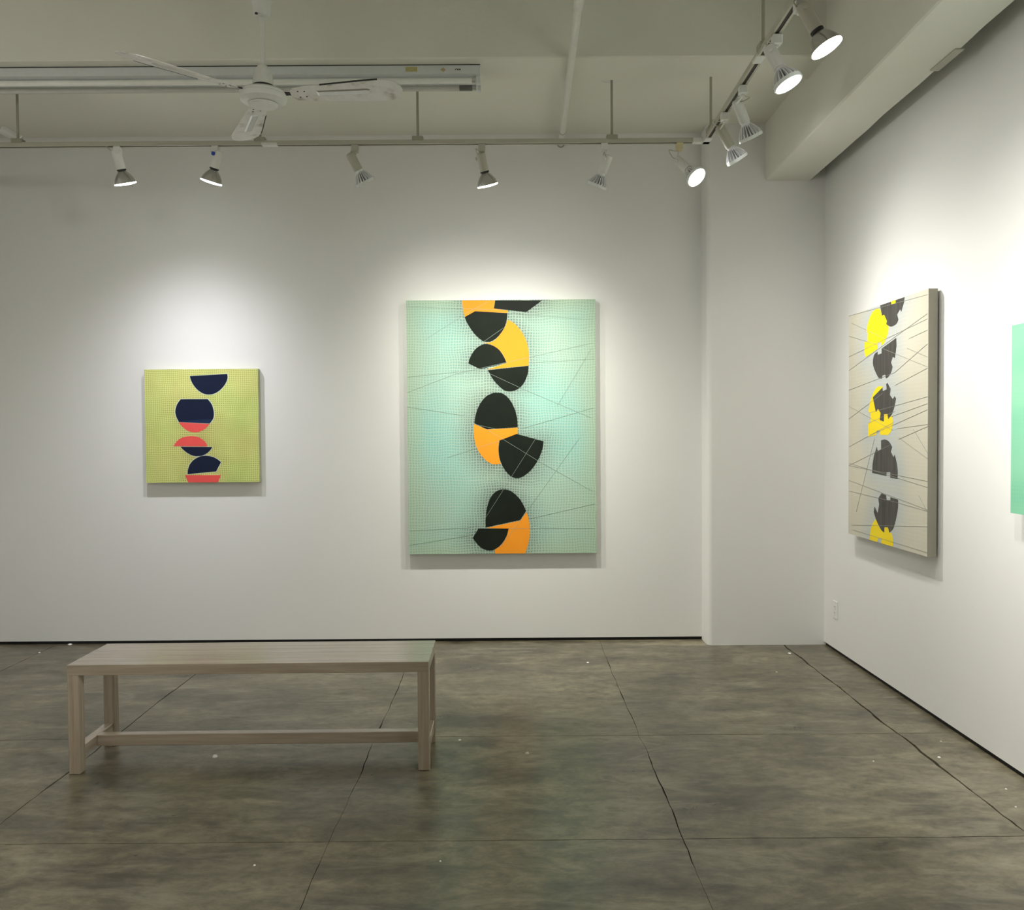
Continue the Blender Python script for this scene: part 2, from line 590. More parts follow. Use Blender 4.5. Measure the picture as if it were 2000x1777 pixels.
class Painting:
    """a stretched canvas on a wall; a,b = canvas axes (s to its right, t up), nrm points into the room"""

    def __init__(self, name, label, org, a, nrm, w_, h_, t_, res, bulge=0.0, gap=0.0):
        self.a, self.n, self.w, self.h, self.t = Vector(a), Vector(nrm), w_, h_, t_
        self.b = Vector((0, 0, 1))
        self.o = Vector(org)              # lower corner, on the wall
        self.root = thing(name, org, label, 'painting')
        self.res = res
        self.gap = gap
        self.polys = []
        self.outlines = []

    def uv(self, px):
        P0 = self.o + self.n * (self.gap + self.t)
        d = ray(*px)
        k = (P0 - CAM).dot(self.n) / d.dot(self.n)
        q = CAM + d * k - self.o
        return (min(max(q.dot(self.a), 0.0), self.w), min(max(q.z, 0.0), self.h))

    def local(self, s, t, d):
        return self.a * s + self.b * t + self.n * (self.gap + self.t + d)

    def shape(self, zf, pts, mat, outline=None, layer=0, grow=0.004):
        """pts: (x, y) smooth points or (x, y, 1) corners, in a zoomed view zf"""
        P = [(Vector((*self.uv(zf(p[0], p[1])), 0)), len(p) > 2) for p in pts]
        n = len(P)
        c0 = next((i for i in range(n) if P[i][1]), 0)
        P = P[c0:] + P[:c0] + [P[c0]]
        out, run = [], [P[0][0]]
        for v, c in P[1:]:
            run.append(v)
            if c:
                out += (arc(run, 5)[:-1] if len(run) > 2 else run[:-1])
                run = [v]
        poly = [(v.x, v.y) for v in out]
        poly = [(min(max(x, 0), self.w), min(max(y, 0), self.h)) for x, y in poly]
        self.polys.append((poly, mat, outline, layer, grow))

    def finish(self, color_fn, mat, lines, line_mat, line_w=0.0012, side_mat=None):
        nx, ny = int(self.w / self.res), int(self.h / self.res)
        xs, ys = np.linspace(0, self.w, nx + 1), np.linspace(0, self.h, ny + 1)
        X, Y = np.meshgrid(xs, ys)
        # distance to the painted shapes
        dist = np.full(X.shape, 9.0)
        for poly, *_ in self.polys:
            p = np.array(poly)
            q = np.roll(p, -1, 0)
            ins = np.zeros(X.shape, bool)
            for (ax, ay), (bx, by) in zip(p, q):
                ex, ey = bx - ax, by - ay
                l2 = ex * ex + ey * ey
                if l2 < 1e-12:
                    continue
                t = np.clip(((X - ax) * ex + (Y - ay) * ey) / l2, 0, 1)
                dist = np.minimum(dist, np.hypot(X - ax - t * ex, Y - ay - t * ey))
                if abs(ey) > 1e-12:
                    ins ^= ((ay > Y) != (by > Y)) & (X < ex * (Y - ay) / ey + ax)
            dist[ins] = 0
        col = color_fn(X, Y, dist, self.w, self.h)
        # canvas: painted front grid + sides + back
        vs_ = [tuple(self.local(x, y, 0)) for y in ys for x in xs]
        fs, mi = [], []
        for j in range(ny):
            for i in range(nx):
                k = j * (nx + 1) + i
                fs.append((k, k + 1, k + nx + 2, k + nx + 1))
        nf = len(fs)
        ring = [i for i in range(nx)] + [j * (nx + 1) + nx for j in range(ny)] + \
               [ny * (nx + 1) + nx - i for i in range(nx)] + [(ny - j) * (nx + 1) for j in range(ny)]
        k0 = len(vs_)
        for i in ring:
            v = Vector(vs_[i]) - self.n * self.t
            vs_.append(tuple(v))
        m = len(ring)
        for i in range(m):
            fs.append((ring[i], k0 + i, k0 + (i + 1) % m, ring[(i + 1) % m]))
        fs.append(tuple(reversed(range(k0, k0 + m))))
        mb = MB()
        mb.add(vs_, fs)
        mb.mi = [0] * nf + [1 if side_mat else 0] * (len(fs) - nf)
        o = mb.build('canvas', [mat] + ([side_mat] if side_mat else []), self.root)
        at_ = o.data.color_attributes.new('paint', 'FLOAT_COLOR', 'POINT')
        full = np.ones((len(vs_), 4), np.float32)
        full[:k0, :3] = col.reshape(-1, 3)
        for i, r_ in enumerate(ring):
            full[k0 + i, :3] = full[r_, :3]
        at_.data.foreach_set('color', full.ravel())
        if self.gap > 0:      # stretcher bars that hold the canvas off the wall
            g = MB()
            ins_ = 0.04
            P = [self.local(x, y, -self.t + .001) for x, y in ((ins_, ins_), (self.w - ins_, ins_), (self.w - ins_, self.h - ins_), (ins_, self.h - ins_))]
            g.sheet(P, [p - self.n * (self.gap + .0005) for p in P])
            g.build('stretcher', 'black', self.root)
        # painted shapes: thin films of paint
        for poly, m_, outline, layer, grow in self.polys:
            mb = MB()
            d1 = 0.0006 + 0.0003 * layer
            mb.sheet([self.local(x, y, d1) for x, y in poly], [self.local(x, y, -.0005) for x, y in poly])
            mats = [m_]
            if outline:
                cx_, cy_ = np.mean([p[0] for p in poly]), np.mean([p[1] for p in poly])
                big = []
                for x, y in poly:
                    r_ = math.hypot(x - cx_, y - cy_) or 1
                    big.append((min(max(x + (x - cx_) / r_ * grow, 0), self.w), min(max(y + (y - cy_) / r_ * grow, 0), self.h)))
                mb.sheet([self.local(x, y, .0003) for x, y in big], [self.local(x, y, -.0005) for x, y in big], 1)
                mats.append(outline)
            mb.build('painted_shape', mats, self.root)
        if lines:
            mb = MB()
            for zf, (x0, y0), (x1, y1) in lines:
                A, B = Vector(self.uv(zf(x0, y0))), Vector(self.uv(zf(x1, y1)))
                e = (B - A)
                if e.length < 1e-4:
                    continue
                nrm = Vector((-e.y, e.x)).normalized() * line_w / 2
                q = [A - nrm, B - nrm, B + nrm, A + nrm]
                mb.sheet([self.local(p.x, p.y, .0013) for p in q], [self.local(p.x, p.y, 0.0) for p in q])
            mb.build('drawn_lines', line_mat, self.root, kind='stuff')
        return o


def smooth_noise(X, Y, scale, seed):
    rng = np.random.RandomState(seed)
    out = np.zeros_like(X)
    for k in range(7):
        a, ph, s = rng.uniform(0, 6.28), rng.uniform(0, 6.28), scale * rng.uniform(.6, 1.7)
        out += np.sin((X * math.cos(a) + Y * math.sin(a)) * s + ph)
    return out / 7


def canvas_mat(name, period, line_col, line_amt, wid, axes, wob=0.35, rough=0.6, irregular=0.25):
    """paint from the 'paint' colour layer with brushed grid lines over it"""
    k = NT(name)
    tc = k.n('ShaderNodeTexCoord')
    at_ = k.n('ShaderNodeVertexColor')
    at_.layer_name = 'paint'
    sep = k.n('ShaderNodeSeparateXYZ')
    k.l(tc.outputs['Object'], sep.inputs[0])
    masks = []
    for i, ax in enumerate(axes):
        mp = k.n('ShaderNodeMapping')
        mp.inputs['Location'].default_value = (3.1 * i, 1.7 * i, .4)
        k.l(tc.outputs['Object'], mp.inputs[0])
        nz = k.math('SUBTRACT', k.noise(5.5, mp.outputs[0], 2), 0.5)
        nz2 = k.math('SUBTRACT', k.noise(26, mp.outputs[0], 1), 0.5)
        s = k.math('MULTIPLY', sep.outputs['XYZ'.index(ax)], 1 / period)
        s = k.math('ADD', s, k.math('ADD', k.math('MULTIPLY', nz, wob * 10), k.math('MULTIPLY', nz2, wob * 1.6)))
        fr = k.math('ABSOLUTE', k.math('SUBTRACT', k.math('FRACT', s), 0.5))
        masks.append(k.ramp(fr, [(max(0, wid - .10), 1.0), (wid + .10, 0.0)]))
    g = k.math('MAXIMUM', masks[0], masks[1])
    vary = k.ramp(k.noise(4.0, tc.outputs['Object'], 3), [(0.3, 1 - irregular), (0.7, 1.0)])
    g = k.math('MULTIPLY', k.math('MULTIPLY', g, vary), line_amt)
    c = k.mix(g, at_.outputs['Color'], line_col)
    k.set(c, rough, 0, 0.3)
    k.bump(k.noise(300, tc.outputs['Object'], 2), 0.08, 0.001)
    return k.m


def lerp(a, b, f):
    return np.array(a)[None, None, :] * (1 - f[..., None]) + np.array(b)[None, None, :] * f[..., None]


def paint(name, color, rough=0.5, vary=0.05):
    return plain(name, color, rough, spec=0.22, vary=vary, scale=14)


ORANGE = paint('orange_paint', (0.90, 0.315, 0.022))
GRNBLK = paint('green_black_paint', (0.010, 0.014, 0.010), 0.42, 0.3)
NAVY = paint('navy_paint', (0.005, 0.010, 0.035), 0.45, 0.15)
NAVY2 = paint('slate_navy_paint', (0.010, 0.024, 0.075), 0.45, 0.15)
CORAL = paint('coral_paint', (0.80, 0.095, 0.085), 0.5)
PALE = paint('pale_edge_paint', (0.62, 0.72, 0.60), 0.6)
LEMON = paint('lemon_paint', (0.90, 0.68, 0.010), 0.5)
CHAR = NT('charcoal_brushed_paint')
_f = CHAR.noise(1.0, CHAR.coords((1, 60, 3)), 4, .6)
CHAR.set(CHAR.ramp(_f, [(0.3, (0.030, 0.027, 0.024)), (0.7, (0.085, 0.078, 0.07))]), 0.55)
CHAR = CHAR.m
PENCIL = paint('graphite_line', (0.30, 0.30, 0.26), 0.6)
PALELN = paint('pale_line', (0.36, 0.44, 0.38), 0.6)

# ---- large mint painting on the far wall
T1 = 0.038
tl, br = at(791.8, 587, y=D - T1), at(1165.0, 1079.6, y=D - T1)
p1 = Painting('abstract_painting', 'large mint green abstract painting with stacked orange and black egg shapes',
              (tl.x + .006, D, br.z), (1, 0, 0), (0, -1, 0), br.x - tl.x - .006, tl.z - br.z, T1, 0.008, gap=.002)
C = 1
p1.shape(Z6, [(617, 124, C), (915, 124, C), (903, 197, C), (1030, 215, C), (1030, 238, C), (733, 222, C), (640, 275, C), (626, 210)], ORANGE)
p1.shape(Z6, [(918, 124, C), (1342, 124, C), (1200, 230, C), (905, 197, C)], GRNBLK)
p1.shape(Z6, [(735, 222, C), (1028, 240, C), (1020, 310), (990, 390), (935, 460), (880, 495), (840, 500), (800, 490), (740, 440), (690, 375), (655, 315), (640, 275, C)], GRNBLK)
p1.shape(Z6, [(1030, 300, C), (1080, 325), (1140, 385), (1195, 480), (1220, 580), (1225, 660), (1220, 715, C), (845, 752, C), (1020, 692, C), (1000, 640), (960, 580), (900, 535), (860, 520), (812, 510, C), (880, 502), (935, 464), (985, 400), (1015, 345)], ORANGE)
p1.shape(Z6, [(673, 695, C), (690, 640), (730, 575), (780, 535), (830, 520), (890, 532), (950, 570), (995, 635), (1020, 690, C), (780, 748, C)], GRNBLK, layer=1)
p1.shape(Z6, [(850, 757, C), (1220, 718, C), (1213, 790), (1180, 870), (1130, 925), (1060, 950), (1000, 940), (940, 890), (890, 830)], GRNBLK)
p1.shape(Z6, [(728, 1240, C), (740, 1160), (775, 1070), (830, 1000), (890, 968), (930, 962), (985, 970), (1045, 1020), (1090, 1100), (1115, 1190), (1122, 1275, C), (840, 1294, C)], GRNBLK)
p1.shape(Z7, [(723, -10, C), (842, 41, C), (1122, 24, C), (1120, 80, C), (955, 140, C), (945, 200), (950, 280), (968, 352, C), (900, 355), (840, 325), (780, 260), (740, 180), (724, 90)], ORANGE)
p1.shape(Z7, [(957, 140, C), (1113, 80, C), (1357, 148, C), (1345, 220), (1310, 310), (1250, 400), (1180, 460), (1120, 482), (1060, 465), (1000, 400), (960, 310), (948, 220)], GRNBLK, layer=1)
p1.shape(Z7, [(830, 930, C), (830, 850), (845, 740), (880, 650), (935, 598), (995, 585), (1060, 600), (1130, 660), (1170, 720), (1197, 780, C), (1145, 862, C)], GRNBLK)
p1.shape(Z7, [(1200, 785, C), (1222, 860), (1232, 950), (1222, 1060), (1190, 1170, C), (918, 1170, C), (912, 1132, C), (965, 1095), (1012, 1030), (1040, 942, C), (835, 935, C), (1145, 868, C)], ORANGE)
p1.shape(Z7, [(765, 940, C), (1040, 940, C), (1020, 1010), (970, 1085), (910, 1130), (860, 1138), (800, 1120), (750, 1075), (713, 1025, C)], GRNBLK, layer=1)


def mint(X, Y, d, w_, h_):
    n1, n2 = smooth_noise(X, Y, 7, 3), smooth_noise(X, Y, 4, 8)
    c = lerp(srgb(156, 184, 166), srgb(136, 190, 180), np.clip(.5 + 1.1 * n1, 0, 1))
    edge = np.clip(np.minimum(np.minimum(X, w_ - X), np.minimum(Y, h_ - Y)) / .14, 0, 1)
    c = c * edge[..., None] + np.array(srgb(156, 182, 156)) * (1 - edge[..., None])
    halo = np.clip(1 - d / .20, 0, 1) ** 1.7 * (.8 + .4 * n2)
    c = c * (1 - np.clip(halo, 0, .92)[..., None]) + np.array(srgb(92, 110, 104)) * np.clip(halo, 0, .92)[..., None]
    return c


MINT = canvas_mat('mint_grid_canvas', 0.0185, srgb(200, 217, 198), 0.55, 0.15, 'XZ', wob=.22)
lines1 = [(Z6, (110, 180), (1030, 212)), (Z6, (640, 245), (850, 138)), (Z6, (110, 960), (560, 790)), (Z6, (560, 790), (1225, 640)),
          (Z6, (1225, 640), (1800, 510)), (Z6, (1225, 690), (1820, 655)), (Z6, (870, 790), (1140, 915)), (Z6, (1140, 915), (1790, 1190)),
          (Z6, (810, 500), (990, 375)), (Z6, (280, 480), (640, 250)), (Z6, (1480, 1080), (1790, 560)), (Z6, (1030, 240), (1800, 300)),
          (Z6, (120, 1090), (640, 1170)), (Z6, (120, 820), (700, 760)), (Z6, (730, 1250), (920, 1290)), (Z6, (1150, 1290), (1820, 1095)),
          (Z7, (860, 50), (1290, 315)), (Z7, (1290, 315), (1800, 600)), (Z7, (480, 295), (955, 145)), (Z7, (1000, 570), (1280, 130)),
          (Z7, (1280, 130), (1330, 40)), (Z7, (830, 840), (990, 590)), (Z7, (1040, 938), (1820, 935)), (Z7, (960, 1110), (1145, 865)),
          (Z7, (1145, 865), (1680, 120)), (Z7, (140, 960), (700, 930)), (Z7, (140, 1090), (700, 1000)), (Z7, (1230, 850), (1820, 715))]
p1.finish(mint, MINT, lines1, PALELN, 0.0013)

# ---- small yellow-green painting on the far wall
T2 = 0.045
tl, br = at(280.8, 721.6, y=D - T2), at(507.5, 941.2, y=D - T2)
p2 = Painting('abstract_painting', 'small square yellow-green abstract painting with navy and coral half discs',
              (tl.x + .004, D, br.z), (1, 0, 0), (0, -1, 0), br.x - tl.x - .006, tl.z - br.z, T2, 0.006, gap=.002)
p2.shape(Z8, [(703, 218, C), (1168, 192, C), (1170, 250), (1140, 320), (1080, 390), (1010, 435), (940, 447), (870, 435), (800, 390), (745, 325), (715, 265)], NAVY, PALE)
p2.shape(Z8, [(590, 505, C), (925, 503, C), (975, 570), (1000, 660), (995, 740), (950, 808, C), (568, 788, C), (535, 720), (523, 650), (545, 570)], NAVY, PALE)
p2.shape(Z8, [(610, 772, C), (988, 752, C), (950, 806, C), (568, 788, C)], NAVY2, layer=1)
p2.shape(Z8, [(565, 790, C), (948, 812, C), (900, 865), (830, 905), (760, 915), (680, 898), (610, 845)], CORAL)
p2.shape(Z8, [(500, 1088, C), (540, 1030), (600, 985), (700, 962), (790, 970), (860, 1005), (905, 1050), (918, 1090, C)], CORAL)
p2.shape(Z8, [(585, 1093, C), (985, 1096, C), (950, 1145), (890, 1190), (810, 1210), (740, 1205), (670, 1170), (620, 1130)], NAVY, PALE, grow=.003)
p2.shape(Z8, [(675, 1435, C), (680, 1380), (705, 1310), (760, 1250), (840, 1212), (910, 1205), (980, 1218), (1040, 1245), (1090, 1285, C), (1030, 1400, C)], NAVY, PALE)
p2.shape(Z8, [(645, 1445, C), (1090, 1445, C), (1053, 1536, C), (685, 1536, C), (660, 1485)], CORAL)


def lime(X, Y, d, w_, h_):
    n1, n2 = smooth_noise(X, Y, 14, 21), smooth_noise(X, Y, 9, 4)
    c = lerp(srgb(196, 196, 112), srgb(176, 200, 104), np.clip(.5 + 1.2 * n1, 0, 1))
    c = c * .84
    ol = np.clip(1 - d / .10, 0, 1) * np.clip(.55 + 1.2 * n2, 0, 1)
    return c * (1 - .75 * ol[..., None]) + np.array(srgb(140, 128, 66)) * .75 * ol[..., None]


LIME = canvas_mat('lime_grid_canvas', 0.0142, srgb(228, 230, 146), 0.85, 0.20, 'XZ', wob=.22, irregular=.5)
p2.finish(lime, LIME, None, None, side_mat=paint('lime_canvas_edge', (0.45, 0.47, 0.30)))

# ---- tall greige painting on the right wall
GAP3, T3 = 0.012, 0.046
XF = R - GAP3 - T3
a_, b_ = at(1657.6, 830, x=XF), at(1812.2, 830, x=XF)
zt = (at(1657.4, 616.4, x=XF).z + at(1811.9, 564.9, x=XF).z) / 2
zb_ = (at(1658, 1041, x=XF).z + at(1812.5, 1089, x=XF).z) / 2
p3 = Painting('abstract_painting', 'tall greige abstract painting with jagged yellow and charcoal shapes on the right wall',
              (R, a_.y, zb_), (0, -1, 0), (-1, 0, 0), a_.y - b_.y, zt - zb_, T3, 0.008, gap=GAP3)
p3.shape(R1, [(310, 575, C), (325, 490), (350, 410), (385, 345), (430, 315), (468, 320, C), (490, 395, C), (515, 380, C), (548, 455, C), (540, 490, C), (565, 520), (560, 590), (540, 650), (512, 715, C), (480, 742, C), (487, 700, C), (440, 710, C), (435, 780, C), (300, 875, C), (287, 800), (290, 695, C), (322, 700, C), (325, 590, C)], LEMON)
p3.shape(R1, [(468, 275, C), (752, 178, C), (745, 240, C), (712, 350, C), (700, 318, C), (665, 380, C), (680, 440, C), (655, 490), (600, 520), (555, 505, C), (538, 490, C), (548, 455, C), (515, 382, C), (490, 395, C)], CHAR)
p3.shape(R1, [(597, 222, C), (648, 208, C), (648, 250, C), (600, 265, C)], LEMON, layer=1)
p3.shape(R1, [(655, 650, C), (658, 740, C), (640, 885, C), (615, 870, C), (595, 935, C), (612, 985, C), (595, 1050), (560, 1105), (535, 1120, C), (528, 1075, C), (495, 1085, C), (490, 1122, C), (450, 1110), (405, 1020), (385, 940), (395, 860), (415, 825, C), (440, 810, C), (440, 845, C), (485, 830, C), (485, 775, C)], CHAR)
p3.shape(R1, [(372, 1332, C), (400, 1265), (440, 1215), (490, 1210, C), (500, 1262, C), (440, 1400, C), (475, 1520, C), (465, 1600, C), (510, 1620, C), (515, 1535, C), (553, 1530, C), (558, 1588, C), (605, 1545, C), (615, 1640), (600, 1720), (560, 1775, C), (470, 1772, C), (465, 1720, C), (430, 1720, C), (425, 1772, C), (330, 1796, C), (328, 1640, C), (355, 1625, C), (358, 1530, C), (333, 1500, C), (350, 1400)], LEMON)
p3.shape(R1, [(385, 1338, C), (495, 1225, C), (500, 1265, C), (545, 1245, C), (540, 1185, C), (552, 1170, C), (590, 1240, C), (582, 1310, C), (615, 1360, C), (635, 1325, C), (652, 1350, C), (640, 1420), (610, 1520), (565, 1590, C), (553, 1530, C), (515, 1535, C), (512, 1618, C), (465, 1600, C), (475, 1520, C), (445, 1470, C), (420, 1510, C)], CHAR, layer=1)
p3.shape(R2, [(353, 575, C), (358, 480), (375, 380), (405, 290, C), (412, 335, C), (450, 318, C), (450, 222, C), (490, 212), (535, 235), (570, 295, C), (555, 345, C), (585, 405, C), (597, 375, C), (620, 470), (630, 560), (628, 640, C), (550, 628, C), (550, 565, C), (508, 568, C), (508, 608, C)], CHAR)
p3.shape(R2, [(420, 850, C), (455, 795, C), (503, 815, C), (510, 868, C), (552, 870, C), (552, 838, C), (635, 865, C), (632, 960), (610, 1080), (580, 1180), (540, 1222, C), (525, 1165, C), (485, 1165, C), (485, 1222, C), (450, 1190), (400, 1090), (370, 1000, C), (380, 940, C), (412, 1010, C), (430, 920, C)], CHAR, layer=1)
p3.shape(R2, [(325, 1305, C), (335, 1200), (355, 1130), (390, 1075, C), (440, 1180), (487, 1225, C), (487, 1165, C), (525, 1165, C), (537, 1225, C), (562, 1225, C), (580, 1300, C), (580, 1378, C), (450, 1340, C), (455, 1290, C), (415, 1285, C), (410, 1328, C)], LEMON)


def greige(X, Y, d, w_, h_):
    n1, n2 = smooth_noise(X, Y, 5, 12), smooth_noise(X, Y, 12, 5)
    c = lerp(srgb(205, 198, 180), srgb(192, 188, 170), np.clip(.5 + n1, 0, 1))
    halo = np.clip(1 - d / .16, 0, 1) ** 1.2 * .85
    return c * (1 - halo[..., None]) + np.array(srgb(176, 184, 186)) * halo[..., None] * (1 + .06 * n2[..., None])


GREI = canvas_mat('greige_canvas', 0.021, srgb(208, 206, 196), 0.35, 0.15, 'YZ', wob=.10, irregular=.6)
lines3 = [(R1, a, b) for a, b in (((105, 390), (1015, 150)), ((105, 1030), (640, 640)), ((640, 640), (1015, 370)), ((105, 870), (1015, 430)), ((140, 480), (520, 660)),
          ((105, 630), (440, 730)), ((490, 770), (1015, 985)), ((105, 1255), (640, 1050)), ((640, 1050), (1015, 720)), ((780, 770), (1015, 870)),
          ((340, 1520), (1015, 1330)), ((600, 1560), (1015, 1410)), ((105, 1440), (620, 1720)), ((330, 1640), (640, 1500)), ((105, 1590), (500, 1290)),
          ((660, 1700), (1015, 1650)), ((350, 1780), (1015, 1480)), ((800, 660), (1015, 560)), ((640, 1200), (1015, 1000)))]
lines3 += [(R2, a, b) for a, b in (((100, 495), (560, 265)), ((100, 495), (955, 665)), ((105, 470), (955, 730)), ((105, 290), (580, 30)), ((640, 210), (955, 70)),
           ((640, 190), (955, 420)), ((105, 655), (955, 975)), ((105, 770), (640, 900)), ((640, 900), (955, 990)), ((130, 1140), (1000, 1168)), ((140, 1190), (955, 1440)),
           ((180, 1000), (380, 200)), ((860, 820), (955, 1000)), ((800, 100), (955, 360)))]
EDGE3 = paint('raw_linen_edge', (0.36, 0.34, 0.28), 0.7)
p3.finish(greige, GREI, lines3, PENCIL, 0.0015, side_mat=EDGE3)

# ---- green painting at the frame's edge on the right wall
T4 = 0.045
c4 = at(1975.0, 820, x=R - T4 - .01)
z4t, z4b = at(1975, 636, x=R - T4 - .01).z, at(1974, 1001.5, x=R - T4 - .01).z
p4 = Painting('abstract_painting', 'jade green painting on the right wall, cut off by the frame edge',
              (R, c4.y, z4b), (0, -1, 0), (-1, 0, 0), 1.02, z4t - z4b, T4, 0.02, gap=.01)


def jade(X, Y, d, w_, h_):
    n1 = smooth_noise(X * .3, Y, 25, 12)
    return lerp(srgb(122, 190, 158), srgb(142, 202, 168), np.clip(.5 + n1, 0, 1))


JADE = canvas_mat('jade_canvas', 0.016, srgb(132, 200, 162), 0.5, 0.2, 'YZ', wob=.1)
p4.finish(jade, JADE, None, None)

# ================================================================== LIGHTING TRACK
TH, TW = 0.024, 0.038
track = thing('lighting_track', (TR_X, TR_Y, Z_TR - TH), 'cream lighting track hung on rods, turning a corner below the ceiling', 'track')
TO = Vector(track.location)


def track_run(p, q):
    """hollow channel: two side walls with inward lips, a top, a dark slot floor"""
    p, q = Vector(p), Vector(q)
    e = (q - p).normalized()
    s = Vector((0, 0, 1)).cross(e)
    ln = (q - p).length

    def bar(s0, s1, z0, z1):
        c = [p + s * s0 + Vector((0, 0, z0)), p + s * s1 + Vector((0, 0, z0)), p + s * s1 + Vector((0, 0, z1)), p + s * s0 + Vector((0, 0, z1))]
        return c, [x + e * ln for x in c]
    mb = MB()
    mb.sheet(*bar(-TW / 2, TW / 2, -.003, 0))
    for sg in (-1, 1):
        mb.sheet(*bar(sg * TW / 2, sg * (TW / 2 - .003), -TH, -.003))
        mb.sheet(*bar(sg * (TW / 2 - .003), sg * .0085, -TH, -TH + .003))
    mb.build('track_channel', 'cream', track, TO)
    MB().sheet(*bar(-TW / 2 + .003, TW / 2 - .003, -TH + .0035, -.003)).build('track_slot', 'slot', track, TO)


xm = at(527, 272, y=TR_Y).x
track_run((LX + .5, TR_Y, Z_TR), (xm, TR_Y, Z_TR))
track_run((xm, TR_Y, Z_TR), (TR_X - .03, TR_Y, Z_TR))
track_run((TR_X, TR_Y - .03, Z_TR), (TR_X - .012, 3.86, Z_TR))
track_run((TR_X - .012, 3.86, Z_TR), (TR_X - .02, 0.2, Z_TR))
cb = .021
MB().bbox((TR_X - .08, TR_Y - cb, Z_TR - TH - .002), (TR_X + cb, TR_Y + cb, Z_TR + .002), .002).bbox(
    (TR_X - cb, TR_Y - .08, Z_TR - TH - .002), (TR_X + cb, TR_Y + cb - .002, Z_TR + .0015), .002).build('corner_connector', 'white_metal', track, TO)
MB().bbox((xm - .045, TR_Y - cb, Z_TR - TH - .001), (xm + .045, TR_Y + cb, Z_TR - .012), .002).build('joint_connector', 'white_metal', track, TO)
MB().bbox((TR_X - .012 - cb, 3.82, Z_TR - TH - .001), (TR_X - .012 + cb, 3.90, Z_TR - .012), .002).build('joint_connector', 'white_metal', track, TO)


def rod(x, y, ztop, plate=False, along='x', lean=0.0):
    mb = MB().lathe((x, y, Z_TR + .018), (lean, 0, 1), [(0, .0074), (ztop - Z_TR - .018, .0074)], 10)
    mb.build('hanger_rod', 'rodmat', track, TO, smooth=40)
    hx, hy = (.032, .022) if along == 'x' else (.022, .032)
    MB().bbox((x - hx, y - hy, Z_TR - .006), (x + hx, y + hy, Z_TR + .022), .003).build('hanger_clip', 'rodmat', track, TO)
    if plate:
        MB().lathe((x, y, ztop - .010), (0, 0, 1), [(0, .012), (.002, .035), (.006, .060), (.0095, .064)], 28).build('canopy_plate', 'white_metal', track, TO, smooth=40)


for u, plate in ((35, False), (508, False), (816, False), (1195, True)):
    x = at(u, 262, y=TR_Y).x
    rod(x, TR_Y, Z_REAR, plate)
rod(TR_X - .002, at(1389, 240, x=TR_X).y, Z_REAR, False, 'y')
rod(TR_X - .012, 3.80, Z_FRONT, False, 'y')


# ================================================================== TRACK LIGHTS
def beam(ld, sigma=15.5, spill=0.12):
    """flood reflector: bell-shaped beam with a weak wide spill"""
    ld.use_nodes = True
    t = ld.node_tree
    em = t.nodes['Emission']
    tc = t.nodes.new('ShaderNodeTexCoord')
    sp = t.nodes.new('ShaderNodeSeparateXYZ')
    t.links.new(tc.outputs['Normal'], sp.inputs[0])

    def mth(op, a, b=None):
        n = t.nodes.new('ShaderNodeMath')
        n.operation = op
        for i, x in enumerate((a, b)):
            if x is None:
                continue
            if isinstance(x, (int, float)):
                n.inputs[i].default_value = x
            else:
                t.links.new(x, n.inputs[i])
        return n.outputs[0]
    ang = mth('ARCCOSINE', mth('MINIMUM', mth('ABSOLUTE', sp.outputs[2]), 1.0))
    g = mth('EXPONENT', mth('MULTIPLY', mth('POWER', mth('DIVIDE', ang, math.radians(sigma)), 2.0), -0.5))
    t.links.new(mth('ADD', g, spill), em.inputs['Strength'])


def track_light(label, mount, p0px, p1px, kind, far, run, colr, power=1.0, Lh=0.235, cyl_mat='white_metal', adap='white_metal',
                knob=None, cable=None, size=125, tilt=None, slide=None, sigma=15.5, xoff=0.0):
    if run == 'back':
        mt = at(mount[0], mount[1], y=TR_Y)
        P0 = at(*p0px, y=TR_Y)
    else:
        mt = at(mount[0], mount[1], x=TR_X - .008)
        P0 = at(*p0px, x=TR_X - .008 + xoff)
    d = ray(*p1px).normalized()
    oc = CAM - P0
    bq = oc.dot(d)
    disc = bq * bq - (oc.length_squared - Lh * Lh)
    tq = -bq + (math.sqrt(disc) if disc > 0 else 0) * (1 if far else -1)
    P1 = CAM + d * tq
    if tilt is not None:        # slide the face along its sight line until the head tilts as much as its beam does
        lo, hi = (P0 - CAM).length * .90, (P0 - CAM).length * 1.10
        best = min((abs(math.degrees(math.asin((P0 - (CAM + d * (lo + (hi - lo) * k / 400))).normalized().z)) - tilt) + (0 if (lo + (hi - lo) * k / 400 > -bq) == far else 900), k) for k in range(401))[1]
        P1 = CAM + d * (lo + (hi - lo) * best / 400)
        Lh = min(max((P1 - P0).length, .19), .25)
    if slide is not None:
        P1 = CAM + d * ((P0 - CAM).length * slide)
        Lh = min(max((P1 - P0).length, .19), .25)
    return head(label, mt, P0, (P1 - P0).normalized(), kind, run, colr, power, Lh, cyl_mat, adap, knob, cable, size, sigma)


